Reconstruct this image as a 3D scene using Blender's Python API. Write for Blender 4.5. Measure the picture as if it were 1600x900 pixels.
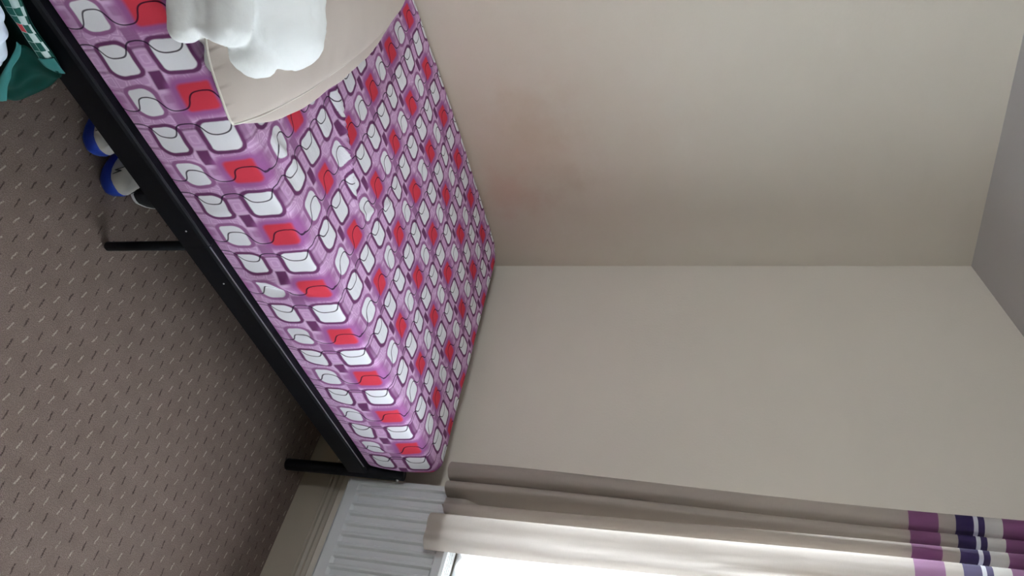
import bpy, bmesh, math, random
from mathutils import Vector, Matrix, noise
random.seed(7)
for o in list(bpy.data.objects): bpy.data.objects.remove(o)
S = bpy.context.scene
COL = S.collection
PI = math.pi

# ------------------------------------------------------------------ camera
# the photograph was taken with the phone on its side: picture right = up in the room
cd = bpy.data.cameras.new('camera'); cam = bpy.data.objects.new('camera', cd); COL.objects.link(cam); S.camera = cam
R_ = Vector((0.67394472, -0.73872494, 0.00916413)); U_ = Vector((0.22507931, 0.21712475, 0.94984006)); F_ = Vector((0.7036603, 0.63807704, -0.31260178))
m = Matrix.Identity(4)
for i in range(3):
    m[i][0] = U_[i]; m[i][1] = -R_[i]; m[i][2] = -F_[i]
m[0][3], m[1][3], m[2][3] = 0, 0, 1.67
cam.matrix_world = m
cd.sensor_width = 36; cd.lens = 36*1217.37/1600; cd.clip_start = .02

# ------------------------------------------------------------------ world, light, exposure
S.view_settings.view_transform = 'Standard'; S.view_settings.look = 'None'; S.view_settings.gamma = 1
S.view_settings.use_curve_mapping = False
S.view_settings.exposure = 1.30
W = bpy.data.worlds.new('world'); S.world = W; W.use_nodes = True
wn = W.node_tree; bg = wn.nodes['Background']; bg.inputs[0].default_value = (0.86, 0.93, 1.0, 1); bg.inputs[1].default_value = 15.0
def area(name, loc, rot, sx, sy, power, col=(1, 1, 1), portal=False):
    l = bpy.data.lights.new(name, 'AREA'); l.shape = 'RECTANGLE'; l.size = sx; l.size_y = sy; l.energy = power; l.color = col
    if portal: l.cycles.is_portal = True
    o = bpy.data.objects.new(name, l); COL.objects.link(o); o.location = loc; o.rotation_euler = rot
    return o
WY0, WY1, WZ0, WZ1 = -0.75, 1.005, 0.712, 2.25
area('window_portal', (2.66, (WY0+WY1)/2, (WZ0+WZ1)/2), (0, PI/2, 0), WZ1-WZ0, WY1-WY0, 1, portal=True)
area('added_fill_portal', (-1.86, 1.25, 1.85), (0, -PI/2, 0), .7, .9, 1, portal=True)  # portal of the added back window that fills in light

# ------------------------------------------------------------------ node expression helper
class X:
    def __init__(s, nt, sock): s.nt = nt; s.s = sock
    def _b(s, op, *a):
        n = s.nt.nodes.new('ShaderNodeMath'); n.operation = op
        for i, v in enumerate((s,)+a):
            if isinstance(v, X): s.nt.links.new(v.s, n.inputs[i])
            else: n.inputs[i].default_value = v
        return X(s.nt, n.outputs[0])
    def __add__(s, o): return s._b('ADD', o)
    def __radd__(s, o): return s._b('ADD', o)
    def __sub__(s, o): return s._b('SUBTRACT', o)
    def __rsub__(s, o): return (s*-1)._b('ADD', o)
    def __mul__(s, o): return s._b('MULTIPLY', o)
    def __rmul__(s, o): return s._b('MULTIPLY', o)
    def __truediv__(s, o): return s._b('DIVIDE', o)
    def abs(s): return s._b('ABSOLUTE')
    def max(s, o): return s._b('MAXIMUM', o)
    def min(s, o): return s._b('MINIMUM', o)
    def lt(s, o): return s._b('LESS_THAN', o)
    def gt(s, o): return s._b('GREATER_THAN', o)
    def sin(s): return s._b('SINE')
    def cos(s): return s._b('COSINE')
    def sqrt(s): return s._b('SQRT')
    def wrap(s, lo, hi):
        n = s.nt.nodes.new('ShaderNodeMath'); n.operation = 'WRAP'; s.nt.links.new(s.s, n.inputs[0]); n.inputs[1].default_value = hi; n.inputs[2].default_value = lo
        return X(s.nt, n.outputs[0])
    def step(s, a, b):     # 0 at a .. 1 at b, smooth
        n = s.nt.nodes.new('ShaderNodeMapRange'); n.interpolation_type = 'SMOOTHSTEP'; s.nt.links.new(s.s, n.inputs[0])
        n.inputs[1].default_value = a; n.inputs[2].default_value = b
        return X(s.nt, n.outputs[0])
def nd(nt, t, **k):
    n = nt.nodes.new(t)
    for a, b in k.items(): setattr(n, a, b)
    return n
def mix(nt, fac, a, b):
    n = nt.nodes.new('ShaderNodeMix'); n.data_type = 'RGBA'
    for i, v in ((0, fac), (6, a), (7, b)):
        if isinstance(v, X): v = v.s
        if hasattr(v, 'node'): nt.links.new(v, n.inputs[i])
        else: n.inputs[i].default_value = v if i == 0 else (*v[:3], 1)
    return n.outputs[2]
def srgb(r, g, b):
    f = lambda c: (c/255/12.92) if c/255 <= .04045 else ((c/255+.055)/1.055)**2.4
    return (f(r), f(g), f(b))
def new_mat(name, col=(.5, .5, .5), rough=.6, metal=0, spec=.5):
    m = bpy.data.materials.new(name); m.use_nodes = True; nt = m.node_tree; b = nt.nodes['Principled BSDF']
    b.inputs['Base Color'].default_value = (*col, 1); b.inputs['Roughness'].default_value = rough; b.inputs['Metallic'].default_value = metal
    b.inputs['Specular IOR Level'].default_value = spec
    return m, nt, b
def coords(nt, kind='Object'):
    return nt.nodes.new('ShaderNodeTexCoord').outputs[kind]
def noise_tex(nt, vec, scale, detail=3, rough=.5, sx=None):
    n = nd(nt, 'ShaderNodeTexNoise'); n.inputs['Scale'].default_value = scale; n.inputs['Detail'].default_value = detail; n.inputs['Roughness'].default_value = rough
    if sx:
        mp = nd(nt, 'ShaderNodeMapping'); mp.inputs['Scale'].default_value = sx; nt.links.new(vec, mp.inputs[0]); vec = mp.outputs[0]
    nt.links.new(vec, n.inputs['Vector']); return X(nt, n.outputs['Fac'])
def bump(nt, b, h, strength=.3, dist=.002):
    n = nd(nt, 'ShaderNodeBump'); n.inputs['Strength'].default_value = strength; n.inputs['Distance'].default_value = dist
    nt.links.new(h.s, n.inputs['Height']); nt.links.new(n.outputs[0], b.inputs['Normal']); return n
def plain(name, col, rough=.6, metal=0, spec=.5, var=.12, scale=8, bs=.15, bscale=300, bd=.001):
    m, nt, b = new_mat(name, col, rough, metal, spec); c = coords(nt)
    n = noise_tex(nt, c, scale); d = tuple(x*(1-var) for x in col); e = tuple(min(1, x*(1+var)) for x in col)
    nt.links.new(mix(nt, n, d, e), b.inputs['Base Color'])
    if bs: bump(nt, b, noise_tex(nt, c, bscale), bs, bd)
    return m

# ------------------------------------------------------------------ materials
def wall_material(name, col, tint_and_stain=False):
    m, nt, b = new_mat(name, col, .85, 0, .25); c = coords(nt)
    n = noise_tex(nt, c, 1.3, 4); col2 = mix(nt, n, tuple(x*.95 for x in col), tuple(min(1, x*1.05) for x in col))
    # roller and trowel marks: faint, long, horizontal
    k = noise_tex(nt, c, 2.2, 5, .6, (1, 1, 3.2)).step(.52, .75)*.10
    col2 = mix(nt, k, col2, tuple(x*.80 for x in col))
    if tint_and_stain:
        # broad browner tone low on the wall, then rubbed brown marks above the mattress
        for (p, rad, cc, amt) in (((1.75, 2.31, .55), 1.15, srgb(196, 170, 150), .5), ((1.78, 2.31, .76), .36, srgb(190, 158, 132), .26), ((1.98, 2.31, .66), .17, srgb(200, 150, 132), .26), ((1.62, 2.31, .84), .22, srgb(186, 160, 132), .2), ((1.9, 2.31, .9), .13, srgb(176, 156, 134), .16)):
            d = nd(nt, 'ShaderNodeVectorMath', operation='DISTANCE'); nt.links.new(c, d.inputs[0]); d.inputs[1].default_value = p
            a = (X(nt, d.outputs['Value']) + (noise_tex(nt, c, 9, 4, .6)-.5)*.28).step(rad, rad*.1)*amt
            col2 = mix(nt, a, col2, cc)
    nt.links.new(col2, b.inputs['Base Color'])
    h = noise_tex(nt, c, 120, 3) + noise_tex(nt, c, 6, 3)*3
    bump(nt, b, h, .22, .002)
    return m
M = {}
M['wall'] = wall_material('cream_wall_paint', srgb(213, 205, 191), True)
M['wall2'] = wall_material('cream_wall_paint_plain', srgb(212, 204, 190))
M['ceiling'] = wall_material('white_ceiling_paint', srgb(186, 183, 180))
M['skirting'] = plain('old_gloss_paint', srgb(165, 155, 139), .45, var=.08, scale=4)
M['white_gloss'] = plain('white_enamel', srgb(204, 206, 205), .35, var=.03)
M['dark_void'] = plain('dark_inside', (.02, .02, .02), .9)
M['upvc'] = plain('white_frame_plastic', srgb(236, 238, 240), .3, var=.02, bs=0)
M['frame'] = plain('black_painted_steel', (.0025, .003, .005), .5, 0, .18, var=.2, bs=.05)
M['edge'] = plain('frame_highlight_grey', (.16, .16, .17), .3, 0, .6, bs=0)  # grey far lighter than the frame, colours in the highlight on the rail
M['steel'] = plain('bright_bolt_steel', (.6, .6, .6), .3, 1)
M['slat'] = plain('dark_slat_wood', (.05, .035, .025), .7)
M['mattress'] = plain('white_ticking', srgb(220, 218, 214), .9)

def fabric(name, col, rough=.9, var=.06, trans=0, weave=900, scale=5, wr=.0):
    m, nt, b = new_mat(name, col, rough, 0, .15); c = coords(nt)
    n = noise_tex(nt, c, scale, 4)
    co = mix(nt, n, tuple(x*(1-var) for x in col), tuple(min(1, x*(1+var)) for x in col))
    nt.links.new(co, b.inputs['Base Color'])
    h = noise_tex(nt, c, weave, 2)*.4
    if wr: h = h + noise_tex(nt, c, 14, 4, .6)*wr
    bump(nt, b, h, .3, .002)
    if trans:
        out = nt.nodes['Material Output']; t = nd(nt, 'ShaderNodeBsdfTranslucent'); nt.links.new(co, t.inputs[0])
        ms = nd(nt, 'ShaderNodeMixShader'); ms.inputs[0].default_value = trans
        nt.links.new(b.outputs[0], ms.inputs[1]); nt.links.new(t.outputs[0], ms.inputs[2]); nt.links.new(ms.outputs[0], out.inputs[0])
    return m
M['pillow'] = fabric('cream_pillow_cotton', srgb(202, 190, 181), wr=1.6)
M['piping'] = fabric('pillow_piping', srgb(228, 222, 212))
M['duvet'] = fabric('white_duvet_cotton', srgb(240, 242, 240), wr=6)

# carpet: brown loop pile with a lattice of short pale and dark flecks
def carpet():
    m, nt, b = new_mat('brown_flecked_carpet', (.1, .08, .07), .95, 0, .1); c = coords(nt)
    sx = nd(nt, 'ShaderNodeSeparateXYZ'); nt.links.new(c, sx.inputs[0]); x = X(nt, sx.outputs[0]); y = X(nt, sx.outputs[1])
    jn = noise_tex(nt, c, 55, 3, .7)-.5; j2 = noise_tex(nt, c, 140, 2)-.5
    x = x + jn*.010; y2 = y + j2*.012
    fine = noise_tex(nt, c, 420, 3, .7); blot = noise_tex(nt, c, 16, 4, .65)
    col = mix(nt, fine.step(.3, .7), srgb(94, 80, 73), srgb(150, 133, 124))
    col = mix(nt, blot.step(.35, .7)*.45, col, srgb(112, 97, 88))
    def fleck(x0, y0, slant, hl, hw):
        gx = (x-x0).wrap(-.026, .026); gy = (y2-y0).wrap(-.03175, .03175)
        gx = gx + gy*slant
        brk = noise_tex(nt, c, 230, 2).step(.30, .5)
        return (gx.abs().step(hw, hw*.35))*(gy.abs().step(hl, hl*.75))*brk
    fl = fleck(1.173, .836, -.10, .0125, .0030); fd = fleck(1.199, .804, .12, .0135, .0028)
    col = mix(nt, fl*.62, col, srgb(196, 184, 168)); col = mix(nt, fd*.7, col, srgb(40, 30, 27))
    nt.links.new(col, b.inputs['Base Color'])
    bump(nt, b, fine + fl*.6 - fd*.8 + blot*.5, .8, .004)
    return m
M['carpet'] = carpet()

# the printed fitted sheet
def sheet():
    m, nt, b = new_mat('printed_bed_sheet', (.5, .3, .5), .88, 0, .15)
    uv = coords(nt, 'UV'); sp = nd(nt, 'ShaderNodeSeparateXYZ'); nt.links.new(uv, sp.inputs[0])
    oc = coords(nt)
    x0 = X(nt, sp.outputs[0]); y0 = X(nt, sp.outputs[1])
    x0 = x0 + (noise_tex(nt, uv, 1.6, 2)-.5)*.05 + (noise_tex(nt, uv, 7, 2)-.5)*.015
    y0 = y0 + (noise_tex(nt, uv, 1.9, 2, .5, (1, 1.3, 1))-.5)*.05
    x = x0.wrap(-.5, .5); y = y0.wrap(-.5, .5)
    def rbox(cx, cy, hx, hy, r0, r1=0, skew=0, sg=1):
        ax = (x0-cx).wrap(-.5, .5); ay = (y0-cy).wrap(-.5, .5)
        if skew: ax = ax + ay*skew
        r = ((ax*ay*sg).gt(0))*r1 + r0 if r1 else r0
        qx = ax.abs()-hx + r; qy = ay.abs()-hy + r
        mx = qx.max(0); my = qy.max(0)
        return (mx*mx+my*my).sqrt() + qx.max(qy).min(0) - r
    fill = lambda d, t=0, s=.012: d.step(t+s, t-s)
    pink = srgb(208, 164, 206); pinkl = srgb(230, 196, 228); mau = srgb(160, 106, 154); plum = srgb(116, 62, 108); white = srgb(240, 240, 244)
    red = srgb(220, 66, 84); ink = srgb(38, 22, 48)
    # base: tiled pink with pale linked outlines
    vn = nd(nt, 'ShaderNodeTexVoronoi', feature='DISTANCE_TO_EDGE'); vn.inputs['Randomness'].default_value = .45; vn.inputs['Scale'].default_value = 8.5
    nt.links.new(uv, vn.inputs['Vector']); e = X(nt, vn.outputs['Distance'])
    line = ((e-.13).abs()).step(.055, .018)
    col = mix(nt, line*.9, pink, pinkl)
    def lay(mask, c, amt=1.0):
        nonlocal col
        col = mix(nt, mask*amt if amt != 1 else mask, col, c)
    # row with the red squares: a mauve strip that runs across the cloth
    lay(fill(x.abs()*-1+.5, .17, .015), mau, .5)
    # joined plum border between the white squares of the other row
    lay(fill(rbox(0, .25, .15, .16, .03)), plum, .55)
    lay(fill(rbox(0, -.25, .15, .16, .03)), plum, .75)
    for cy in (.25, -.25):
        d = rbox(0, cy, .105, .080, .04); lay(fill(d), pink); lay(fill(d.abs(), .015, .008), pinkl, .6)
        d = rbox(0, cy, .05, .035, .02); lay(fill(d.abs(), .008, .008), pinkl, .6)
        d = rbox(.5, cy, .115, .085, .05); lay(fill(d), pink, .9); lay(fill(d.abs(), .015, .010), pinkl, .6)
        lay(fill(rbox(.47, cy, .05, .04, .02)), mau, .5)
    # small rectangles where four squares meet
    d = rbox(.25, -.25, .105, .058, .01); lay(fill(d, .035), pinkl, .75); lay(fill(d), plum)
    d = rbox(-.25, -.25, .10, .07, .01); lay(fill(d), mau, .9)
    d = rbox(-.25, .25, .07, .06, .01); lay(fill(d), mau, .35)
    # white squares in plum borders
    for (cx, cy, hx, hy, r0, r1, sk, bc, sg) in ((0, 0, .180, .140, .045, .03, -.08, plum, 1), (0, .5, .175, .135, .04, .08, .14, plum, -1), (.5, .5, .172, .130, .05, .075, .16, mau, -1)):
        d = rbox(cx, cy, hx, hy, r0, r1, sk, sg); lay(fill(d, .047), bc); lay(fill(d, 0, .009), white)
    # red square with a soft mauve glow
    d = rbox(.5, 0, .175, .148, .04, .02, -.06); lay(fill(d, .075, .05), srgb(168, 102, 162)); lay(d.step(.018, -.03), red)
    # looping ink line
    def loop(cx, amp, ph, off):
        ax = (x0-cx-off).wrap(-.5, .5); t = y0*(4*PI)+ph
        s = t.sin(); cc = t.cos(); q = (s*s*.75+.25).sqrt()
        w = s/q*amp
        slope = cc*(4*PI*amp*.25)/(q*q*q)
        return ((ax-w).abs()/((slope*slope+1).sqrt())).step(.0115, .004)
    lay(loop(0, .085, PI/2, -.115), ink, .9); lay(loop(.5, .095, -PI/2-.45, .03), ink, .9)
    nt.links.new(col, b.inputs['Base Color'])
    h = noise_tex(nt, oc, 700, 2)*.3 + noise_tex(nt, oc, 9, 4, .55, (1, 3, 1))*3.5 + noise_tex(nt, oc, 40, 3)*.8
    bump(nt, b, h, .38, .0035)
    return m
M['sheet'] = sheet()

# curtain fabric: linen with woven bands near the top; height of every band in metres
def curtain_mat():
    m, nt, b = new_mat('striped_linen_curtain', (.5, .5, .5), .9, 0, .1); c = coords(nt)
    sp = nd(nt, 'ShaderNodeSeparateXYZ'); nt.links.new(c, sp.inputs[0]); z = X(nt, sp.outputs[2]) + (noise_tex(nt, c, 5, 2)-.5)*.004
    lin = srgb(186, 176, 166); pale = srgb(214, 210, 204); pur = srgb(140, 88, 130); navy = srgb(62, 48, 98); wh = srgb(228, 228, 234)
    wv = noise_tex(nt, c, 60, 4, .7, (1, 1, 12))
    base = mix(nt, wv, tuple(q*.9 for q in lin), tuple(q*1.06 for q in lin))
    for (a, e, cc) in ((2.052, 2.127, pur), (2.127, 2.170, lin), (2.170, 2.214, navy), (2.214, 2.225, wh), (2.225, 2.241, navy), (2.241, 2.285, pale), (2.285, 2.40, pur), (2.40, 2.44, lin)):
        base = mix(nt, z.gt(a)*z.lt(e), base, cc)
    nt.links.new(base, b.inputs['Base Color'])
    bump(nt, b, noise_tex(nt, c, 700, 2) + noise_tex(nt, c, 10, 4, .6, (1, 1, .35))*6, .4, .003)
    out = nt.nodes['Material Output']; t = nd(nt, 'ShaderNodeBsdfTranslucent'); nt.links.new(mix(nt, .15, base, (1, 1, 1)), t.inputs[0])
    ms = nd(nt, 'ShaderNodeMixShader'); ms.inputs[0].default_value = .42
    nt.links.new(b.outputs[0], ms.inputs[1]); nt.links.new(t.outputs[0], ms.inputs[2]); nt.links.new(ms.outputs[0], out.inputs[0])
    return m
M['curtain'] = curtain_mat()
M['net'] = fabric('white_net_curtain', srgb(246, 248, 250), trans=.5)

def glass_mat():
    m = bpy.data.materials.new('window_glass'); m.use_nodes = True; nt = m.node_tree
    for n in list(nt.nodes):
        if n.type == 'BSDF_PRINCIPLED': nt.nodes.remove(n)
    out = nt.nodes['Material Output']; t = nd(nt, 'ShaderNodeBsdfTransparent'); g = nd(nt, 'ShaderNodeBsdfGlossy'); g.inputs['Roughness'].default_value = .02
    lw = nd(nt, 'ShaderNodeFresnel'); ms = nd(nt, 'ShaderNodeMixShader')
    nt.links.new(lw.outputs[0], ms.inputs[0]); nt.links.new(t.outputs[0], ms.inputs[1]); nt.links.new(g.outputs[0], ms.inputs[2]); nt.links.new(ms.outputs[0], out.inputs[0])
    return m
M['glass'] = glass_mat()
M['shoe_white'] = plain('white_shoe_leather', srgb(190, 188, 182), .5)
M['shoe_blue'] = plain('blue_shoe_rubber', srgb(28, 62, 170), .5)
M['shoe_black'] = plain('black_shoe_mark', (.012, .012, .014), .5)
M['slipper'] = plain('black_slipper_felt', (.012, .012, .013), .9)
M['pale_sole'] = plain('pale_slipper_sole', srgb(205, 205, 200), .7)
M['lining'] = plain('grey_shoe_lining', srgb(120, 118, 112), .9)
M['sill'] = plain('white_sill_paint', srgb(232, 232, 232), .4, var=.03)
M['bag_green'] = fabric('dark_green_bag_cloth', srgb(12, 64, 57), .55)
M['bag_trim'] = fabric('light_green_bag_trim', srgb(62, 128, 126), .5)
M['bag_white'] = fabric('white_carrier_plastic', srgb(214, 226, 238), .45, wr=1.5)

# ------------------------------------------------------------------ object helpers
def link(name, me, mat, parent=None, smooth=False, kind=None):
    me.name = name; o = bpy.data.objects.new(name, me); COL.objects.link(o)
    for mm in (mat if isinstance(mat, (list, tuple)) else [mat]): me.materials.append(mm)
    if parent: o.parent = parent
    if smooth:
        for p in me.polygons: p.use_smooth = True
    if kind: o['kind'] = kind
    return o
def from_bm(name, bm, mat, parent=None, smooth=False, kind=None):
    me = bpy.data.meshes.new(name); bm.normal_update(); bm.to_mesh(me); bm.free()
    return link(name, me, mat, parent, smooth, kind)
def box_bm(bm, x0, x1, y0, y1, z0, z1, bev=0):
    b2 = bmesh.new(); bmesh.ops.create_cube(b2, size=1)
    for v in b2.verts: v.co = Vector(((x0+x1)/2+v.co.x*(x1-x0), (y0+y1)/2+v.co.y*(y1-y0), (z0+z1)/2+v.co.z*(z1-z0)))
    if bev: bmesh.ops.bevel(b2, geom=b2.edges[:], offset=bev, segments=3, affect='EDGES', profile=.5)
    me = bpy.data.meshes.new('t'); b2.to_mesh(me); b2.free(); bm.from_mesh(me); bpy.data.meshes.remove(me)
def box(name, x0, x1, y0, y1, z0, z1, mat, parent=None, bev=0, kind=None):
    bm = bmesh.new(); box_bm(bm, x0, x1, y0, y1, z0, z1, bev); return from_bm(name, bm, mat, parent, False, kind)
def tube_bm(bm, pts, r, n=14, cap=True, radii=None):
    pts = [Vector(p) for p in pts]; rings = []; up = None
    for i, p in enumerate(pts):
        t = (pts[min(i+1, len(pts)-1)]-pts[max(i-1, 0)]).normalized()
        if up is None: up = Vector((0, 0, 1)) if abs(t.z) < .9 else Vector((1, 0, 0))
        a = t.cross(up).normalized(); bb = a.cross(t).normalized(); up = bb
        rr = radii[i] if radii else r
        rings.append([bm.verts.new(p + a*math.cos(2*PI*k/n)*rr + bb*math.sin(2*PI*k/n)*rr) for k in range(n)])
    for i in range(len(rings)-1):
        for k in range(n): bm.faces.new((rings[i][k], rings[i][(k+1) % n], rings[i+1][(k+1) % n], rings[i+1][k]))
    if cap: bm.faces.new(rings[0][::-1]); bm.faces.new(rings[-1])
def tube(name, pts, r, mat, parent=None, n=14, radii=None):
    bm = bmesh.new(); tube_bm(bm, pts, r, n, True, radii); return from_bm(name, bm, mat, parent, True)
def grid_mesh(name, f, nu, nv, mat, parent=None, uv=None, smooth=True, closeu=False):
    vs = [f(i/nu, j/nv) for j in range(nv+1) for i in range(nu+1 if not closeu else nu)]
    w = nu+1 if not closeu else nu; fs = []
    for j in range(nv):
        for i in range(nu):
            a = j*w+i; b = j*w+(i+1) % w
            fs.append((a, b, b+w, a+w))
    me = bpy.data.meshes.new(name); me.from_pydata(vs, [], fs)
    return link(name, me, mat, parent, smooth)
def empty(name, loc, label, cat, group=None):
    o = bpy.data.objects.new(name, None); COL.objects.link(o); o.location = loc; o.empty_display_size = .1
    tag(o, label, cat, group); return o
def tag(o, label, cat, group=None):
    o['label'] = label; o['category'] = cat
    if group: o['group'] = group
def adopt(o, parent):   # parent keeping the world position of a mesh made in world coordinates
    o.parent = parent; o.matrix_parent_inverse = Matrix.Translation(parent.location).inverted(); return o
def catmull(P, n=8):
    P = [Vector(p) for p in P]; out = []
    for i in range(len(P)-1):
        p0 = P[max(i-1, 0)]; p1 = P[i]; p2 = P[i+1]; p3 = P[min(i+2, len(P)-1)]
        for k in range(n):
            t = k/n; out.append(.5*((2*p1)+(p2-p0)*t+(2*p0-5*p1+4*p2-p3)*t*t+(3*p1-p0-3*p2+p3)*t**3))
    out.append(P[-1]); return out
def solid(o, t, off=0):
    md = o.modifiers.new('thickness', 'SOLIDIFY'); md.thickness = t; md.offset = off; return o

# ------------------------------------------------------------------ room shell
XW, YL = 2.40, 2.31
XB, YR = -1.7, -1.75
CT = lambda x, y: 2.395 + .03*(x-2.4) + .332*(2.31-max(y, 1.55))     # ceiling slopes up from the bed wall, then runs level
box('floor', XB-.1, XW+.3, YR-.1, YL+.1, -.12, 0, M['carpet'], kind='structure')
def quad_prism(name, pts, n, mat):   # polygon pushed out by vector n
    bm = bmesh.new(); a = [bm.verts.new(p) for p in pts]; b = [bm.verts.new(Vector(p)+Vector(n)) for p in pts]
    bm.faces.new(a); bm.faces.new(b[::-1])
    for i in range(len(pts)): bm.faces.new((a[i], b[i], b[(i+1) % len(pts)], a[(i+1) % len(pts)]))
    bmesh.ops.recalc_face_normals(bm, faces=bm.faces); return from_bm(name, bm, mat, None, False, 'structure')
quad_prism('wall_left', [(XB, YL, -.05), (XW, YL, -.05), (XW, YL, CT(XW, YL)+.02), (XB, YL, CT(XB, YL)+.02)], (0, .12, 0), M['wall'])
quad_prism('ceiling', [(XB-.1, YL+.12, CT(XB, YL+.12)), (XW+.3, YL+.12, CT(XW+.3, YL+.12)), (XW+.3, 1.55, CT(XW+.3, 1.55)), (XB-.1, 1.55, CT(XB-.1, 1.55))], (0, 0, .1), M['ceiling'])
quad_prism('ceiling', [(XB-.1, 1.55, CT(XB-.1, 1.55)), (XW+.3, 1.55, CT(XW+.3, 1.55)), (XW+.3, YR-.1, CT(XW+.3, 1.55)), (XB-.1, YR-.1, CT(XB-.1, 1.55))], (0, 0, .1), M['ceiling'])
# window wall with its opening, 0.28 m thick
bm = bmesh.new(); T = .28
bmw = [(YL+.12, WY1, -.05, 2.9), (WY0, YR-.1, -.05, 2.9), (WY1, WY0, -.05, WZ0), (WY1, WY0, WZ1, 2.9)]
for (ya, yb, za, zb) in bmw: box_bm(bm, XW, XW+T, min(ya, yb), max(ya, yb), za, zb)
from_bm('wall_front', bm, M['wall2'], None, False, 'structure')
bm = bmesh.new()
for (ya, yb, za, zb) in ((YR-.1, .8, -.05, 2.9), (1.7, YL+.12, -.05, 2.9), (.8, 1.7, -.05, 1.5), (.8, 1.7, 2.2, 2.9)): box_bm(bm, XB-.12, XB, ya, yb, za, zb)  # opening left for the added fill window
from_bm('wall_back', bm, M['wall2'], None, False, 'structure')
box('wall_right', XB, XW+.05, YR-.12, YR, -.05, 2.9, M['wall2'], kind='structure')
# skirting along the window wall with a moulded top, and along the bed wall
def skirting(name, prof, a, b, axis, mat):
    bm = bmesh.new(); rows = []
    for t in (a, b):
        rows.append([bm.verts.new((p, t, z) if axis == 'y' else (t, p, z)) for p, z in prof])
    for i in range(len(prof)-1): bm.faces.new((rows[0][i], rows[0][i+1], rows[1][i+1], rows[1][i]))
    bm.faces.new(rows[0]); bm.faces.new(rows[1][::-1])
    bmesh.ops.recalc_face_normals(bm, faces=bm.faces); return from_bm(name, bm, mat, None, False, 'structure')
sk = [(XW, 0), (XW-.018, 0), (XW-.018, .118), (XW-.014, .122), (XW-.016, .132), (XW-.010, .142), (XW-.011, .150), (XW-.004, .160), (XW, .162)]
skirting('baseboard_front', sk, YR, YL-.001, 'y', M['skirting'])
skirting('baseboard_left', [(YL-(XW-p), z) for p, z in sk], XB, XW-.02, 'x', M['skirting'])

# windows
def window(name, y0, y1, z0, z1, xf, axis='x'):
    def bx(nm, a0, a1, d0, d1, c0, c1, mat, par=None, bev=0):
        if axis == 'x': return box(nm, d0, d1, a0, a1, c0, c1, mat, par, bev)
        return box(nm, a0, a1, d0, d1, c0, c1, mat, par, bev)
    bm = bmesh.new(); w = .06
    def add(a0, a1, c0, c1):
        if axis == 'x': box_bm(bm, xf, xf+.06, a0, a1, c0, c1, .006)
        else: box_bm(bm, a0, a1, xf, xf+.06, c0, c1, .006)
    add(y0, y1, z0, z0+w); add(y0, y1, z1-w, z1); add(y0, y0+w, z0+w, z1-w); add(y1-w, y1, z0+w, z1-w)
    mid = (y0+y1)/2; add(mid-.035, mid+.035, z0+w, z1-w)
    r = from_bm(name, bm, M['upvc'], None, False, 'structure')
    bx('window_pane', y0+w, mid-.035, xf+.025, xf+.035, z0+w, z1-w, M['glass'], r); bx('window_pane', mid+.035, y1-w, xf+.025, xf+.035, z0+w, z1-w, M['glass'], r)
    return r
window('window_1', WY0, WY1, WZ0, WZ1, XW+.18)
window('added_fill_window', .8, 1.7, 1.5, 2.2, XB-.11)  # added in the unseen back wall to brighten the window wall and curtains
box('trim_1', XW-.012, XW+.18, WY0, WY1, WZ0-.022, WZ0+.003, M['sill'], bev=.004, kind='structure')

# ------------------------------------------------------------------ bed
SY = 1.15      # outer face of the near side rail
bed = empty('bed_frame', (1.3, 1.7, 0), 'black tubular metal bed frame standing along the left wall', 'bed')
def rail_mesh(name, x0, x1, cap=True):
    # folded steel section: tall face, thin turned lip, ledge back to the mattress
    prof = [(SY, .268), (SY, .334), (SY+.003, .341), (SY+.008, .344), (SY+.034, .344), (SY+.034, .338), (SY+.008, .338), (SY+.004, .330), (SY+.004, .268)]
    bm = bmesh.new(); ra = [bm.verts.new((x0, y, z)) for y, z in prof]; rb = [bm.verts.new((x1, y, z)) for y, z in prof]; n = len(prof)
    for i in range(n): bm.faces.new((ra[i], ra[(i+1) % n], rb[(i+1) % n], rb[i]))
    bm.faces.new(ra[::-1]); bm.faces.new(rb); bmesh.ops.recalc_face_normals(bm, faces=bm.faces)
    return adopt(from_bm(name, bm, M['frame']), bed)
rail_mesh('side_rail', .30, 1.1285); rail_mesh('side_rail', 1.1300, 2.244)
adopt(box('rail_highlight', 1.1300, 2.20, SY+.0015, SY+.0040, .3435, .3458, M['edge']), bed)  # thin pale strip, the highlight along the rail's top edge put in as colour
adopt(box('corner_plate', 2.10, 2.246, SY+.006, 1.30, .334, .343, M['frame']), bed)
adopt(box('foot_rail', 2.222, 2.248, 1.2, 2.28, .268, .338, M['frame'], None, .004), bed)
adopt(box('side_rail', .30, 2.22, 2.262, 2.288, .268, .338, M['frame'], None, .004), bed)
adopt(box('head_rail', .29, .315, 1.17, 2.28, .268, .338, M['frame'], None, .004), bed)
# foot post standing up past the mattress corner
PX, PY = 2.262, 1.168
pr = .0215
p = adopt(tube('leg', [(PX, PY, 0), (PX, PY, .006), (PX, PY, .47)], pr, M['frame'], n=24), bed)
c = tube('post_cap', [(PX, PY, .468), (PX, PY, .478), (PX, PY, .484), (PX, PY, .487)], pr, M['frame'], n=24, radii=[pr+.001, pr+.001, pr-.003, pr-.012]); c.parent = p; c.matrix_parent_inverse = (Matrix.Translation(bed.location)).inverted()
adopt(tube('bolt', [(PX+.002, PY-pr-.002, .452), (PX+.002, PY-pr+.004, .452)], .006, M['steel'], n=8), bed)
for (px, py) in ((2.262, 2.27), (.305, 1.168), (.305, 2.27)):
    adopt(tube('leg', [(px, py, 0), (px, py, .47 if px > 1 else .9)], pr, M['frame'], n=16), bed)
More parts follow.
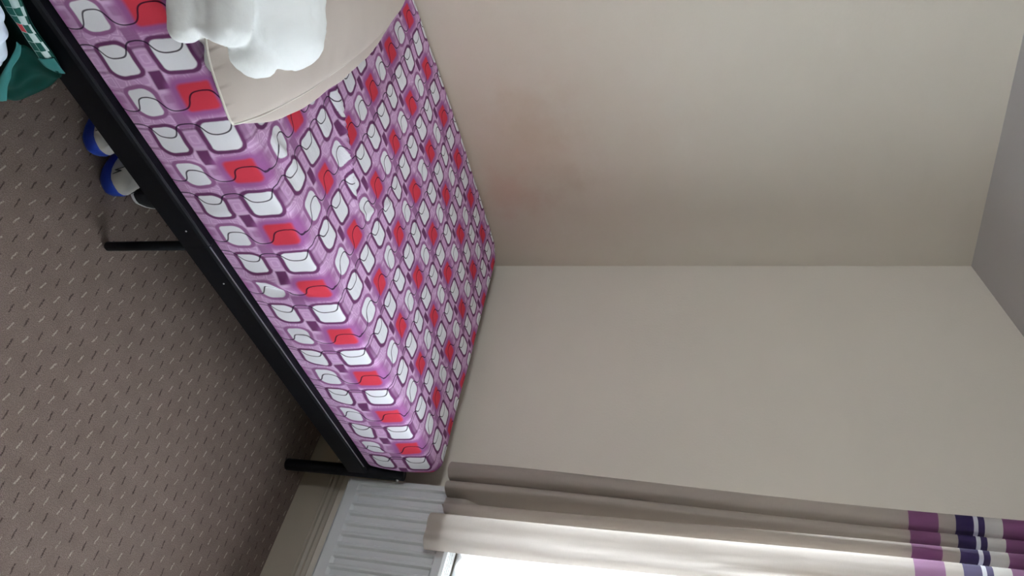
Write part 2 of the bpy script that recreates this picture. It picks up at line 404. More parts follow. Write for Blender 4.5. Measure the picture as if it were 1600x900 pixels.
# middle support: plain uprights under both rails
mx = 1.139
for yy in (SY+.018, 2.27): adopt(tube('middle_leg', [(mx, yy, 0), (mx, yy, .005), (mx, yy, .27)], .0125, M['frame'], n=16, radii=[.009, .0125, .0125]), bed)
adopt(box('leg_bracket', 1.075, 1.175, SY+.005, SY+.010, .262, .332, M['frame'], None, .001), bed)
for bx_ in (1.072, 1.262): adopt(tube('bolt', [(bx_, SY-.0015, .311), (bx_, SY+.004, .311)], .0022, M['steel'], n=8), bed)
for k in range(13):
    x = .42+k*.145; adopt(box('slat', x, x+.06, SY+.010, 2.262, .334, .343, M['slat']), bed)

# mattress and printed fitted sheet: one rounded block function
NX, NY, NZ = 236, 120, 30
MX0, MX1, MY0, MY1, MZ0 = .335, 2.298, 1.170, 2.300, .346
def top_z(x, y):
    t = (y-MY0)/(MY1-MY0); return .600-.055*t - .006*math.sin(x*3)+.012*max(0, 1-abs(x-.7)/.8)*(1-t)
def row_v(y, z):     # which printed row falls here (half-rows counted from the lower row of the side)
    if z < .590 and y < 1.192:
        return (z-.42)/.125
    q = math.hypot(max(0, y-1.19), 0)
    return 1.36+(q/.082)*.64 if q < .082 else 2+(y-1.272)/.1015
FOLD = [(.88, 1.60), (.967, 1.585), (1.025, 1.567), (1.115, 1.518), (1.207, 1.466), (1.29, 1.44)]
def seg_d(x, y, P):
    best = 9; tt = 0; L = len(P)-1
    for i in range(L):
        ax, ay = P[i]; bx, by = P[i+1]; dx, dy = bx-ax, by-ay; t = max(0, min(1, ((x-ax)*dx+(y-ay)*dy)/(dx*dx+dy*dy)))
        ex, ey = x-ax-t*dx, y-ay-t*dy; d = math.hypot(ex, ey); 
        if d < best: best = d; sgn = 1 if ex*dy-ey*dx > 0 else -1; tt = (i+t)/L; bs = sgn
    return best*bs, tt
def bend_lumps(x, y, top):
    return 0
def block(name, mat, inset, wrinkle):
    x0, x1, y0, y1, z0 = MX0+inset, MX1-inset, MY0+inset, MY1-inset, MZ0+inset*.1
    r = .030; rp = .085      # edge radius, plan corner radius at the foot
    bm = bmesh.new(); uvl = bm.loops.layers.uv.new('UVMap'); cache = {}; uvs = {}
    def vert(i, j, k):
        key = (i, j, k)
        if key in cache: return cache[key]
        x = x0+(x1-x0)*i/NX; y = y0+(y1-y0)*j/NY; zt = top_z(x, y)-inset; z = z0+(zt-z0)*k/NZ
        # uv from the flat block
        v = None
        if k == NZ: v = row_v(max(y, y0+.022), .7) if j else row_v(1.19, .7)
        elif j == 0: v = 1.36*(z-z0)/(zt-z0)*1.0 - .60*(1-(z-z0)/(zt-z0))
        elif j == NY: v = row_v(MY1, .7)+(zt-z)/.1015
        else: v = row_v(max(y, y0+.022), .7)
        u = (x-1.0075)/.195
        if i == NX and k < NZ and 0 < j < NY: u += (zt-z)/.195
        # rounded plan corners at the foot, then rounded vertical edges
        P = Vector((x, y, z))
        rr = rp*(.45+.55*(1-k/NZ)) if 0 else rp
        cx = min(x, x1-rp); cy = min(max(y, y0+rp), y1-rp)
        if x > x1-rp and (y < y0+rp or y > y1-rp):
            d = Vector((x-cx, y-cy)); l = max(abs(d.x), abs(d.y)); n = d.length
            if n > 1e-9: P.x = cx+d.x/n*l; P.y = cy+d.y/n*l
        # distance to outline, to round the top edge
        def out_d(px, py):
            a = px-cx if px > x1-rp else 0; 
            dx = x1-px; dy = min(py-y0, y1-py)
            if px > x1-rp and (py < y0+rp or py > y1-rp):
                return rp-math.hypot(px-cx, py-cy)
            return min(dx, dy)
        d = max(0, out_d(P.x, P.y)); dz = zt-P.z; rt = r if P.y > 1.5 else .026
        if d < rt and dz < rt:
            a = rt-d; b = rt-dz; l = max(a, b); n = math.hypot(a, b)
            s = l/n if n > 1e-9 else 1
            na, nb = a*s, b*s
            # move inward by (a-na)
            dirv = Vector((0, 0))
            if P.x > x1-rp and (P.y < y0+rp or P.y > y1-rp):
                q = Vector((P.x-cx, P.y-cy)); dirv = q.normalized() if q.length > 1e-9 else Vector((0, 0))
            elif x1-P.x < min(P.y-y0, y1-P.y): dirv = Vector((1, 0))
            else: dirv = Vector((0, -1 if P.y < (y0+y1)/2 else 1))
            P.x -= dirv.x*(a-na); P.y -= dirv.y*(a-na); P.z -= (b-nb)
        t = (P.z-z0)/(zt-z0)
        if P.y < y0+.05:      # near side bows out a little and tucks under at the ledge
            P.y += -.012*math.sin(PI*min(1, max(0, t)))*max(0, 1-(P.y-y0)/.05)+.006
        if wrinkle and P.y < y0+.08:     # sheet pulled round the side: ripples that run up and down
            w = noise.noise(Vector((x*9+3, z*1.2, 4.2)))*.005 + noise.noise(Vector((x*26, z*3.0+x*6, 1.7)))*.0035
            for (xc, amp, wd, sl) in ((1.27, .010, .018, .20), (1.31, -.008, .014, .22), (1.02, .005, .015, -.1), (1.62, .006, .014, .25), (1.82, .007, .013, .3), (1.97, -.006, .012, .3), (.86, .004, .02, 0), (1.49, .005, .012, .2), (2.08, .007, .014, .35)):
                w += amp*math.exp(-((x-xc-sl*(P.z-.45))/wd)**2)*math.exp(-((t-.35)/.42)**2)
            P.y -= w*(.25+.75*min(1, t*2.5))*(1 if t > .02 else 0)
        if wrinkle and k == NZ:
            w = noise.noise(Vector((x*3.2, y*5.0, .3)))*.006 + noise.noise(Vector((x*11, y*8, 2.3)))*.0028
            dd, tt = seg_d(x, y, FOLD)
            env = math.sin(PI*min(1, max(0, tt*.94+.06)))**.6
            w += env*(.024*math.exp(-((dd-.012)/.011)**2) - .008*math.exp(-((dd+.016)/.012)**2))
            w += .010*math.exp(-((y-1.262-.25*(x-.93))/.014)**2)*math.exp(-((x-.93)/.06)**2)
            w += .007*math.exp(-((x-1.33-.6*(y-1.5))/.012)**2)*math.exp(-((y-1.52)/.13)**2)
            w += .005*math.exp(-((x-1.52-.4*(y-1.45))/.012)**2)*math.exp(-((y-1.50)/.12)**2)
            w += .004*math.exp(-((x-1.47+.5*(y-1.9))/.014)**2)*math.exp(-((y-1.86)/.15)**2)
            P.z += w*min(1, max(0, d/.03))
            if abs(dd) < .05: v += env*.10*math.exp(-((dd-.010)/.018)**2)*(1 if dd > 0 else -1)
        vv = bm.verts.new(P); cache[key] = vv; uvs[vv] = (u, v/2+.5); return vv
    def q(a, b, c, d):
        vs = [vert(*p) for p in (a, b, c, d)]
        if len(set(vs)) < 4: return
        try: f = bm.faces.new(vs)
        except ValueError: return
        for l in f.loops: l[uvl].uv = uvs[l.vert]
    for i in range(NX):
        for j in range(NY): q((i, j, NZ), (i+1, j, NZ), (i+1, j+1, NZ), (i, j+1, NZ))
    for i in range(NX):
        for k in range(NZ):
            q((i, 0, k), (i+1, 0, k), (i+1, 0, k+1), (i, 0, k+1)); q((i, NY, k), (i, NY, k+1), (i+1, NY, k+1), (i+1, NY, k))
    for j in range(NY):
        for k in range(NZ):
            q((NX, j, k), (NX, j+1, k), (NX, j+1, k+1), (NX, j, k+1)); q((0, j, k), (0, j, k+1), (0, j+1, k+1), (0, j+1, k))
    me = bpy.data.meshes.new(name); bm.to_mesh(me); bm.free(); return link(name, me, mat, None, True)
sh = block('fitted_sheet', M['sheet'], 0, True)
tag(sh, 'pink and purple fitted sheet printed with white and red squares, stretched over the mattress', 'bed sheet')
ob, oN = (NX, NY, NZ), None
NX, NY, NZ = 20, 12, 4
mt = block('mattress', M['mattress'], .022, False); tag(mt, 'mattress inside the printed fitted sheet on the black bed frame', 'mattress')
NX, NY, NZ = ob

# ------------------------------------------------------------------ cream pillow and white duvet
def cushion(name, L, Wd, H, mat, nu=64, nv=64, seed=0, wr=.008, bulge=.05):
    """pillow with its seam running round the upper rim and full sides that swell out below the seam"""
    def rim(a, b):
        q = 1-.045*(abs(a)**6)*(abs(b)**6)
        return a*L/2*q+.026*(b*3+b*b)*max(0, -a)**3, b*Wd/2*(1+.14*(1-a*a))*q, -.026*abs(a)**4
    def side(sg):
        def f(u, v):
            a = u*2-1; b = v*2-1
            nz = noise.noise(Vector((a*3+seed, b*1.5, sg*3)))*wr*1.5 + noise.noise(Vector((a*8+seed, b*2, sg*3+5)))*wr*.6
            if sg > 0:
                x, y, z0 = rim(a, b); e = (max(0, 1-abs(a)**2.6)**.5)*(max(0, 1-abs(b)**2.6)**.5)
                return (x, y, z0+e*H*.50+nz*min(1, e*1.5))
            s = max(0, (abs(b)-.6)/.4); bb = max(-1, min(1, b/.6)); x, y, z0 = rim(a, bb)
            env = max(0, 1-abs(a)**3)**.75; hl = H*.46
            z = -hl*env*(1-s) if s > 0 else -hl*env
            out = math.sin(PI*s**.75)*bulge*env**1.5 if s > 0 else 0
            out += nz*.8*math.sin(PI*s) if s > 0 else 0
            return (x, y+math.copysign(out, b), z0*(1-.0)+z)
        return f
    bm = bmesh.new()
    for sg in (1, -1):
        f = side(sg); g = [[bm.verts.new(f(i/nu, j/nv)) for i in range(nu+1)] for j in range(nv+1)]
        for j in range(nv):
            for i in range(nu):
                vs = (g[j][i], g[j][i+1], g[j+1][i+1], g[j+1][i]); bm.faces.new(vs if sg > 0 else vs[::-1])
    bmesh.ops.remove_doubles(bm, verts=bm.verts, dist=1e-5)
    return from_bm(name, bm, mat, None, True)
pil = cushion('pillow', 1.02, .45, .160, M['pillow'], seed=3)
pil.rotation_euler = (0, math.radians(2.8), math.radians(76.5)); pil.location = (.662, 1.684, .658)
tag(pil, 'long cream pillow lying flat across the head of the bed under the white duvet', 'pillow')
# piping round the pillow seam
def seam_loop(L, Wd):
    pts = []
    def e(a, b): q_ = 1-.045*(abs(a)**6)*(abs(b)**6); return Vector((a*L/2*q_+.026*(b*3+b*b)*max(0, -a)**3, b*Wd/2*(1+.14*(1-a*a))*q_, .0025*math.sin(a*17+b*9)-.026*abs(a)**4))
    N = 60
    pts += [e(-1+2*i/N, -1) for i in range(N)] + [e(1, -1+2*i/(N//2)) for i in range(N//2)] + [e(1-2*i/N, 1) for i in range(N)] + [e(-1, 1-2*i/(N//2)) for i in range(N//2+1)]
    return pts
pp = tube('piping', seam_loop(1.022, .452), .0026, M['piping'], pil, n=6)

def capsule(bm, a, b, r0, r1, n=24, flat=.62):
    a, b = Vector(a), Vector(b); K = 10; pts = []; rad = []; d = (b-a).normalized()
    for i in range(K+1): t = PI/2*i/K; pts.append(a-d*r0*flat*math.cos(t)); rad.append(max(.001, r0*math.sin(t)))
    for i in range(1, 12): t = i/12; pts.append(a.lerp(b, t)); rad.append(r0+(r1-r0)*t)
    for i in range(K+1): t = PI/2*(1-i/K); pts.append(b+d*r1*math.cos(t)); rad.append(max(.001, r1*math.sin(t)))
    tube_bm(bm, pts, 1, n, True, rad)
# duvet: folded rolls, fused and softened
bm = bmesh.new(); dv = Vector((-.67, .74, 0)); LL = .50
def roll(p, r, back=LL, rise=0.0, dirn=dv, r1=None):
    p = Vector(p); capsule(bm, p, p+dirn*back+Vector((0, 0, rise)), r, r1 or r*1.15)
roll((.564, 1.150, .628), .030, .5); roll((.570, 1.166, .672), .026, .5); roll((.584, 1.174, .702), .044, .50)
roll((.605, 1.205, .680), .040, .45); roll((.590, 1.200, .655), .050, .45)
roll((.668, 1.290, .700), .104, .40); roll((.670, 1.208, .674), .062, .35); roll((.650, 1.176, .654), .036, .30)
du = from_bm('duvet', bm, M['duvet'], None, True)
md = du.modifiers.new('fuse', 'REMESH'); md.mode = 'VOXEL'; md.voxel_size = .0055; md.use_smooth_shade = True
md = du.modifiers.new('soften', 'SMOOTH'); md.factor = .5; md.iterations = 4
tx = bpy.data.textures.new('duvet_creases', 'CLOUDS'); tx.noise_scale = .045; tx.noise_depth = 2
md = du.modifiers.new('creases', 'DISPLACE'); md.texture = tx; md.strength = .009; md.mid_level = .5; md.texture_coords = 'LOCAL'
tag(du, 'thick white duvet folded up on the cream pillow at the head of the bed', 'duvet')

# ------------------------------------------------------------------ radiator
RX, RY0, RY1, RZ0, RZ1 = 2.300, -.42, 1.158, .245, .690
rad = empty('radiator', (2.34, .4, 0.245), 'white ribbed panel radiator on the wall beneath the window', 'radiator')
rad.location.z = RZ0
pitch = .0381
def rface(u, v):
    y = RY1-(RY1-RY0)*u; z = RZ0+(RZ1-RZ0)*v
    q = ((RY1-.033-y)/pitch+.5) % 1.0; inside = 1 if (y < RY1-.014 and y > RY0+.014) else 0
    prof = min(1, max(0, (abs(q-.5)-.26)/.14))
    e0 = min(1, max(0, (z-(RZ0+.046))/.009)); e1 = min(1, max(0, ((RZ1-.034)-z)/.009))
    hollow = (1-prof)*.0105*inside*e0*e1
    edge = 0
    dz = min(z-RZ0, RZ1-z)
    if dz < .008: edge = .008-dz
    return (RX+hollow+edge*.7, y, z)
NU = int((RY1-RY0)/pitch*20)
vs = []
zs = [0, .009, .018, .098, .1025, .1035, .113, .1235, .1245] + [.1245+(.90-.1245)*i/8 for i in range(1, 8)] + [.901, .9033, .9045, .914, .9235, .9245, .928, .982, .991, 1]
w = NU+1; fs = []
for v in zs:
    for i in range(NU+1): vs.append(rface(i/NU, v))
for j in range(len(zs)-1):
    for i in range(NU): a = j*w+i; fs.append((a, a+w, a+w+1, a+1))
me = bpy.data.meshes.new('front_panel'); me.from_pydata(vs, [], fs); o = adopt(link('front_panel', me, M['white_gloss'], None, False), rad); solid(o, .0015, -1)
adopt(box('side_cover', RX+.010, RX+.072, RY1-.0015, RY1+.001, RZ0+.006, RZ1-.002, M['white_gloss'], None, 0), rad)
adopt(box('side_cover', RX+.010, RX+.072, RY0-.001, RY0+.0015, RZ0+.006, RZ1-.002, M['white_gloss'], None, 0), rad)
adopt(box('rear_panel', RX+.062, RX+.070, RY0+.01, RY1-.01, RZ0, RZ1-.012, M['white_gloss'], None, .002), rad)
adopt(box('dark_core', RX+.012, RX+.060, RY0+.012, RY1-.012, RZ0+.010, RZ1-.020, M['dark_void'], None, 0), rad)
# top grille: frame strips and slanting bars
gz = RZ1-.001
bm = bmesh.new()
box_bm(bm, RX+.006, RX+.022, RY0, RY1, gz-.003, gz+.002); box_bm(bm, RX+.056, RX+.074, RY0, RY1, gz-.003, gz+.002)
g = adopt(from_bm('top_grille', bm, M['white_gloss']), rad)
bm = bmesh.new()
a = [(.021, .008), (.021, .0165), (.057, .001), (.057, -.0075)]
lo = [bm.verts.new((px, py, -.002)) for px, py in a]; hi = [bm.verts.new((px, py, .002)) for px, py in a]
bm.faces.new(lo); bm.faces.new(hi[::-1])
for i in range(4): bm.faces.new((lo[i], hi[i], hi[(i+1) % 4], lo[(i+1) % 4]))
bmesh.ops.recalc_face_normals(bm, faces=bm.faces)
gme = bpy.data.meshes.new('grille_bar'); bm.to_mesh(gme); bm.free(); gme.materials.append(M['white_gloss'])
y = RY0+.012
while y < RY1-.018:
    o = bpy.data.objects.new('grille_bar', gme); COL.objects.link(o); o.location = (RX, y, gz); adopt(o, rad); y += .0128
for y in (.95, -.2):
    adopt(box('wall_bracket', RX+.068, XW, y-.015, y+.015, RZ0+.05, RZ1-.05, M['white_gloss']), rad)
adopt(tube('inlet_pipe', [(RX+.04, RY0+.03, RZ0+.01), (RX+.04, RY0+.03, .0)], .0075, M['white_gloss']), rad)

# ------------------------------------------------------------------ curtain
cur = empty('curtain', (2.26, 1.08, 2.50), 'beige linen curtain with purple and navy bands, gathered at the left of the window', 'curtain')
prof = [(2.345, 1.205), (2.325, 1.222), (2.290, 1.232), (2.262, 1.232), (2.236, 1.218), (2.228, 1.195), (2.238, 1.176), (2.262, 1.168), (2.282, 1.166),
        (2.262, 1.161), (2.238, 1.150), (2.228, 1.136), (2.238, 1.122), (2.272, 1.116), (2.330, 1.116), (2.362, 1.104), (2.355, 1.086), (2.300, 1.076),
        (2.255, 1.080), (2.232, 1.066), (2.232, 1.048), (2.252, 1.038), (2.285, 1.046), (2.300, 1.052),
        (2.272, 1.036), (2.235, 1.030), (2.212, 1.012), (2.212, .985), (2.220, .960), (2.222, .938), (2.236, .922), (2.262, .915)]
CP = catmull([(a, b, 0) for a, b in prof], 7)
# upper profile: tighter, more even pleats
profT = [(2.33, 1.175), (2.312, 1.190), (2.285, 1.196), (2.258, 1.198), (2.240, 1.190), (2.234, 1.172), (2.242, 1.154), (2.258, 1.146), (2.278, 1.144),
         (2.262, 1.141), (2.244, 1.134), (2.236, 1.122), (2.242, 1.110), (2.258, 1.104), (2.276, 1.103), (2.280, 1.102), (2.276, 1.101), (2.264, 1.100),
         (2.246, 1.096), (2.237, 1.084), (2.240, 1.072), (2.252, 1.064), (2.270, 1.062), (2.278, 1.062),
         (2.262, 1.059), (2.244, 1.050), (2.234, 1.030), (2.234, 1.005), (2.244, .985), (2.262, .975), (2.250, .955), (2.240, .935)]
CT2 = catmull([(a, b, 0) for a, b in profT], 7)
def cz(z, bottom=.635): return (z-bottom)/(2.47-bottom)
def cur_f(zb, zt, off=0, nlow=0):
    def f(u, v):
        k = u*(len(CP)-1); i = min(int(k), len(CP)-2); t = k-i
        z = zb+(zt-zb)*v; s = max(0, min(1, (z-.75)/1.35)); s = s*s*(3-2*s)
        p = CP[i].lerp(CP[i+1], t).lerp(CT2[i].lerp(CT2[i+1], t), s)
        w = noise.noise(Vector((u*14, z*1.6, 0)))*.006 + noise.noise(Vector((u*40, z*5, 3)))*.0022
        dd = max(0, u-.74)/.26
        w += dd*(noise.noise(Vector((u*10, z*3.1+u*9, 8)))*.016)
        zz = z + (1-v)*(.010*math.sin(u*9)+.006*noise.noise(Vector((u*9, 0, 0))) - .010*(u > .75) + (.014 if .25 < u < .70 else 0) + (.022 if .57 < u < .73 else 0))*(1 if nlow == 0 or True else 0)
        return (min(p.x+w+off, 2.292+off+max(0, z-.70)*.8), p.y+w*.3, zz)
    return f
c = adopt(grid_mesh('curtain_panel', cur_f(.632, 2.47), 260, 150, M['curtain']), cur)
# the bottom hem is turned up: a second layer inside
def hem_f(u, v):
    x, y, z = cur_f(.632, 2.47, .0035)(u, v*.032); return (x, y+.001, z)
adopt(grid_mesh('hem', hem_f, 260, 8, M['curtain']), cur)
pole = empty('curtain_pole', (2.26, .2, 2.49), 'dark metal curtain pole above the window', 'curtain pole')
adopt(tube('pole', [(2.262, -1.15, 2.49), (2.262, 1.27, 2.49)], .013, M['frame'], n=16), pole)
for y in (-1.15, 1.27): adopt(tube('finial', [(2.262, y-.02, 2.49), (2.262, y-.008, 2.49), (2.262, y+.008, 2.49), (2.262, y+.02, 2.49)], .02, M['frame'], n=14, radii=[.008, .022, .022, .008]), pole)
for y in (-1.05, 1.235): adopt(box('bracket', 2.255, XW, y-.008, y+.008, 2.470, 2.482, M['frame']), pole)

# white net with a scalloped hem right behind the curtain
NB = .704
def net_f(u, v):
    y = .985-1.70*u; x = 2.372+.006*math.sin(y*75)+.003*math.sin(y*31)
    q = ((.948-y)/.062) % 1.0; sc = .017*(1-abs(math.sin(PI*q))**.6)
    zb = NB+sc; return (x, y, zb+(2.36-zb)*v)
def net_mesh():
    nu, nv = 700, 8; vs = [net_f(i/nu, j/nv) for j in range(nv+1) for i in range(nu+1)]; w = nu+1
    me = bpy.data.meshes.new('net_curtain'); me.from_pydata(vs, [], [(j*w+i, j*w+i+1, (j+1)*w+i+1, (j+1)*w+i) for j in range(nv) for i in range(nu)])
    return link('net_curtain', me, M['net'], None, True)
n_ = net_mesh(); tag(n_, 'bright white net curtain with a scalloped hem hanging over the window behind the radiator', 'net curtain')

# ------------------------------------------------------------------ shoes under the bed
def outline(t):     # half widths of a shoe sole along its length 0 toe .. 1 heel : (outer, inner)
    P_ = [(0, .0, .0), (.02, .018, .020), (.06, .031, .034), (.14, .042, .044), (.28, .050, .046), (.42, .047, .040), (.58, .039, .033), (.75, .036, .034), (.9, .034, .033), (.97, .026, .026), (1, .0, .0)]
    for a, b in zip(P_, P_[1:]):
        if t <= b[0]:
            s = (t-a[0])/(b[0]-a[0]); return a[1]+(b[1]-a[1])*s, a[2]+(b[2]-a[2])*s
    return 0, 0
TS = [0, .004, .012, .03, .06, .1, .16, .24, .33, .42, .52, .62, .72, .82, .90, .95, .98, .995, 1]
def shoe(name, loc, rz, label, L=.285, side=1, group='pair of trainers under the bed'):
    r = empty(name, loc, label, 'shoe', group); r.rotation_euler = (0, 0, rz)
    def loft(nm, levels, mat, parent, close_top=True):
        bm = bmesh.new(); rings = []
        for (zf, sc) in levels:
            ring = []
            pts = [(t, 1) for t in TS] + [(t, -1) for t in TS[-2:0:-1]]
            for t, sd in pts:
                o, i = outline(t); hw = (o if sd*side > 0 else i)*sc(t)
                yy = t*L*1.0; yy = .012*(1-sc(t))*4*(1-2*t) + yy
                ring.append(bm.verts.new((sd*hw, yy, zf(t))))
            rings.append(ring)
        n = len(rings[0])
        for a, b in zip(rings, rings[1:]):
            for k in range(n): bm.faces.new((a[k], a[(k+1) % n], b[(k+1) % n], b[k]))
        bm.faces.new(rings[0][::-1])
        if close_top: bm.faces.new(rings[-1])
        bmesh.ops.recalc_face_normals(bm, faces=bm.faces)
        o = from_bm(nm, bm, mat, parent, True); return o
    kz = lambda a, b=0: (lambda t: a + b*math.exp(-t*9))
    loft('sole', [(kz(.0, .006), lambda t: .94), (kz(.008, .006), lambda t: 1.0), (kz(.026, .016), lambda t: 1.02), (kz(.032, .018), lambda t: .97)], M['shoe_blue'], r)
    top = lambda f: (lambda t: .030+.012*math.exp(-t*9) + f*(.030+.055*min(1, max(0, (t-.10)/.45))**.8))
    upp = loft('upper', [(top(0), lambda t: .965), (top(.35), lambda t: .97), (top(.65), lambda t: .90 if t < .45 else .86), (top(.88), lambda t: .72 if t < .45 else .74), (top(.98), lambda t: .48 if t < .45 else .66), (top(1.0), lambda t: .18 if t < .45 else .60)], M['shoe_white'], r)
    bm = bmesh.new(); box_bm(bm, -.021, .021, .17, .265, .10, .117, .006); o = from_bm('lining', bm, M['lining'], upp)
    tube('collar', [(.024*math.cos(a)*1.0, .215+.055*math.sin(a), .118) for a in [2*PI*k/16 for k in range(17)]], .006, M['shoe_white'], upp, n=8)
    # dark edge where the toe box meets the lacing, and the zigzag mark on each side of the toe
    tube('eyelet_edge', [(.036*math.cos(a), .090-.022*math.sin(a), .082+.004*math.sin(a)-.020*abs(math.cos(a))**3) for a in [PI*k/10 for k in range(11)]], .0022, M['shoe_black'], upp, n=6)
    for k in range(4): tube('lace', [(-.020, .105+.018*k, .087+.006*k), (0, .102+.018*k, .096+.006*k), (.020, .105+.018*k, .087+.006*k)], .003, M['shoe_white'], upp, n=6)
    for s_ in (1, -1):
        zz = [(.000, .046), (.014, .064), (.011, .050), (.030, .070)]
        pts = []
        for (py, pz) in zz:
            t = (py+.030)/L; o, i = outline(t); hw = (o if s_*side > 0 else i)*.945
            pts.append((s_*(hw+.0005-(pz-.05)*.35), py+.030, pz))
        tube('zigzag_mark', pts, .0022, M['shoe_black'], upp, n=5, radii=[.0008, .0026, .0020, .0008])
    return r
shoe('trainer', (1.035, 1.262, 0), math.radians(6), 'white trainer with a blue sole under the bed, nearer the middle bed leg', side=1)
shoe('trainer', (.922, 1.297, 0), math.radians(2), 'white trainer with a blue sole under the bed, nearer the green bag', side=-1)
def slipper(name, loc, rz, label):
    r = empty(name, loc, label, 'slipper', 'black slippers under the bed'); r.rotation_euler = (0, 0, rz)
    def ring(z, s): return [((1 if sd > 0 else -1)*(outline(t)[0 if sd > 0 else 1])*s, t*.26, z) for t, sd in [(t, 1) for t in TS]+[(t, -1) for t in TS[-2:0:-1]]]
    def lo(nm, lv, mat):
        bm = bmesh.new(); rr = [[bm.verts.new(p) for p in ring(z, s)] for z, s in lv]; n = len(rr[0])
        for a, b in zip(rr, rr[1:]):
            for k in range(n): bm.faces.new((a[k], a[(k+1) % n], b[(k+1) % n], b[k]))
        bm.faces.new(rr[0][::-1]); bm.faces.new(rr[-1]); bmesh.ops.recalc_face_normals(bm, faces=bm.faces); return from_bm(nm, bm, mat, r, True)
    r.scale = (.78, 1.12, 1)
    lo('sole', [(0, .96), (.004, 1.0), (.010, 1.0)], M['pale_sole']); lo('upper', [(.010, .98), (.03, .97), (.045, .80), (.052, .45)], M['slipper'])
    return r
slipper('slipper', (1.10, 1.330, 0), math.radians(-43), 'black slipper with a pale sole edge under the bed beside the middle bed leg')
slipper('slipper', (.775, 1.395, 0), math.radians(-20), 'black slipper with a pale sole edge under the bed beside the green bag')

# ------------------------------------------------------------------ bag slumped half under the rail
def checks():
    m, nt, b = new_mat('checked_bag_cloth', (.5, .5, .5), .55, 0, .3); uv = coords(nt, 'UV'); sp = nd(nt, 'ShaderNodeSeparateXYZ'); nt.links.new(uv, sp.inputs[0])
    u = X(nt, sp.outputs[0]); v = X(nt, sp.outputs[1])
    fu = u.wrap(0, 1); fv = v.wrap(0, 1)
    fl = lambda a: a - a.wrap(0, 1)
    par = (fl(u)+fl(v)*1.0).wrap(0, 2)
    line = ((fu.lt(.07)+fv.lt(.08)).min(1))
    green = par.lt(.5)
    g = (green + fl(v).lt(.5)).min(1)
    col = mix(nt, g, srgb(196, 216, 214), srgb(24, 92, 82)); 
    isr = fl(v).abs().lt(.4)*(fl(u)-5).abs().lt(.4)
    col = mix(nt, isr, col, srgb(206, 62, 70))
    col = mix(nt, line, col, srgb(196, 216, 214)); nt.links.new(col, b.inputs['Base Color']); return m
M['checks'] = checks()
bag = empty('shopping_bag', (.60, 1.27, 0), 'green and white checked cloth bag slumped on the carpet, half under the bed rail', 'bag')
def patch(name, A, B, mat, nu=30, nv=24, puff=.01, uvs=(1, 1), seed=0, outward=(.4, -.7, .6), t=.002):
    CA = catmull(A, 10); CB = catmull(B, 10); ov = Vector(outward).normalized()
    at = lambda C, u: C[min(int(u*(len(C)-1)), len(C)-2)].lerp(C[min(int(u*(len(C)-1)), len(C)-2)+1], u*(len(C)-1)-min(int(u*(len(C)-1)), len(C)-2))
    vs = []; uvc = []
    for j in range(nv+1):
        for i in range(nu+1):
            u, v = i/nu, j/nv; p = at(CA, u).lerp(at(CB, u), v)
            w = puff*math.sin(PI*v)*(.5+.5*math.sin(PI*u)) + noise.noise(Vector((u*5+seed, v*4, seed)))*puff*.7*math.sin(PI*v)
            p = p+ov*w; p.z = max(p.z, .002); vs.append(p); uvc.append((u*uvs[0], v*uvs[1]))
    w_ = nu+1; fs = [(j*w_+i, j*w_+i+1, (j+1)*w_+i+1, (j+1)*w_+i) for j in range(nv) for i in range(nu)]
    me = bpy.data.meshes.new(name); me.from_pydata(vs, [], fs); l = me.uv_layers.new(name='UVMap')
    for lp in me.loops: l.data[lp.index].uv = uvc[lp.vertex_index]
    o = adopt(link(name, me, mat, None, True), bag); solid(o, t); return o
patch('gusset', [(.66, 1.17, .003), (.690, 1.198, .002), (.720, 1.226, .003), (.702, 1.212, .080), (.668, 1.186, .185), (.616, 1.138, .298)], [(.647, 1.122, .112), (.596, 1.122, .175), (.568, 1.124, .216), (.544, 1.124, .254), (.548, 1.126, .276), (.606, 1.130, .302)], M['bag_green'], puff=.014, seed=2, outward=(.5, -.75, .3))
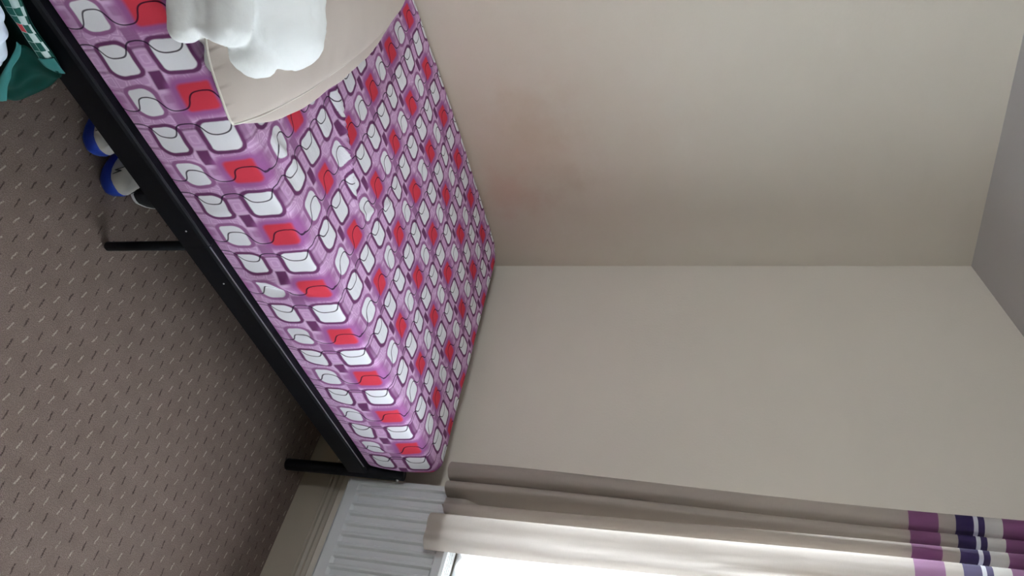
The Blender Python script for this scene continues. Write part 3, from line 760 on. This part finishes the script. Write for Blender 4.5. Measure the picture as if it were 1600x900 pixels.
patch('trim_strip', [(.652, 1.118, .090), (.615, 1.116, .141), (.594, 1.116, .171), (.568, 1.116, .214), (.544, 1.118, .252), (.530, 1.118, .268)], [(.665, 1.135, .105), (.628, 1.124, .150), (.605, 1.122, .182), (.586, 1.124, .200), (.562, 1.124, .243), (.539, 1.122, .268)], M['bag_trim'], nv=6, puff=.003)
patch('checked_band', [(.400, 1.130, .290), (.442, 1.128, .294), (.470, 1.123, .295), (.499, 1.122, .296), (.536, 1.123, .291), (.571, 1.124, .287)], [(.402, 1.130, .332), (.446, 1.130, .337), (.478, 1.128, .328), (.510, 1.128, .318), (.544, 1.128, .318), (.575, 1.130, .317)], M['checks'], nu=60, nv=14, puff=.004, uvs=(9, 2.4), outward=(.2, -.8, .5))
patch('trim_strip', [(.571, 1.121, .286), (.590, 1.124, .286), (.606, 1.130, .292)], [(.576, 1.126, .318), (.596, 1.128, .316), (.616, 1.136, .308)], M['bag_trim'], nv=6, puff=.002)
patch('back_panel', [(.402, 1.138, .325), (.446, 1.138, .330), (.510, 1.138, .312), (.575, 1.138, .310), (.612, 1.140, .300)], [(.42, 1.20, .01), (.50, 1.22, .01), (.58, 1.23, .01), (.66, 1.23, .01), (.715, 1.235, .01)], M['bag_green'], puff=.0, outward=(0, 1, 0))
bm = bmesh.new(); dvb = Vector((-.88, .05, .0)).normalized()
for p, r in (((.470, 1.098, .285), .022), ((.505, 1.098, .256), .026), ((.545, 1.100, .212), .028), ((.600, 1.118, .120), .030), ((.630, 1.135, .075), .030), ((.585, 1.122, .125), .026), ((.560, 1.112, .165), .036), ((.522, 1.108, .205), .038), ((.488, 1.108, .230), .036), ((.55, 1.13, .08), .05), ((.50, 1.13, .13), .05), ((.590, 1.140, .05), .04)): capsule(bm, Vector(p), Vector(p)+dvb*.22, r, r*1.1)
wb = from_bm('white_panel', bm, M['bag_white'], None, True); adopt(wb, bag)
md = wb.modifiers.new('fuse', 'REMESH'); md.mode = 'VOXEL'; md.voxel_size = .006; md.use_smooth_shade = True
md = wb.modifiers.new('soften', 'SMOOTH'); md.factor = .6; md.iterations = 22
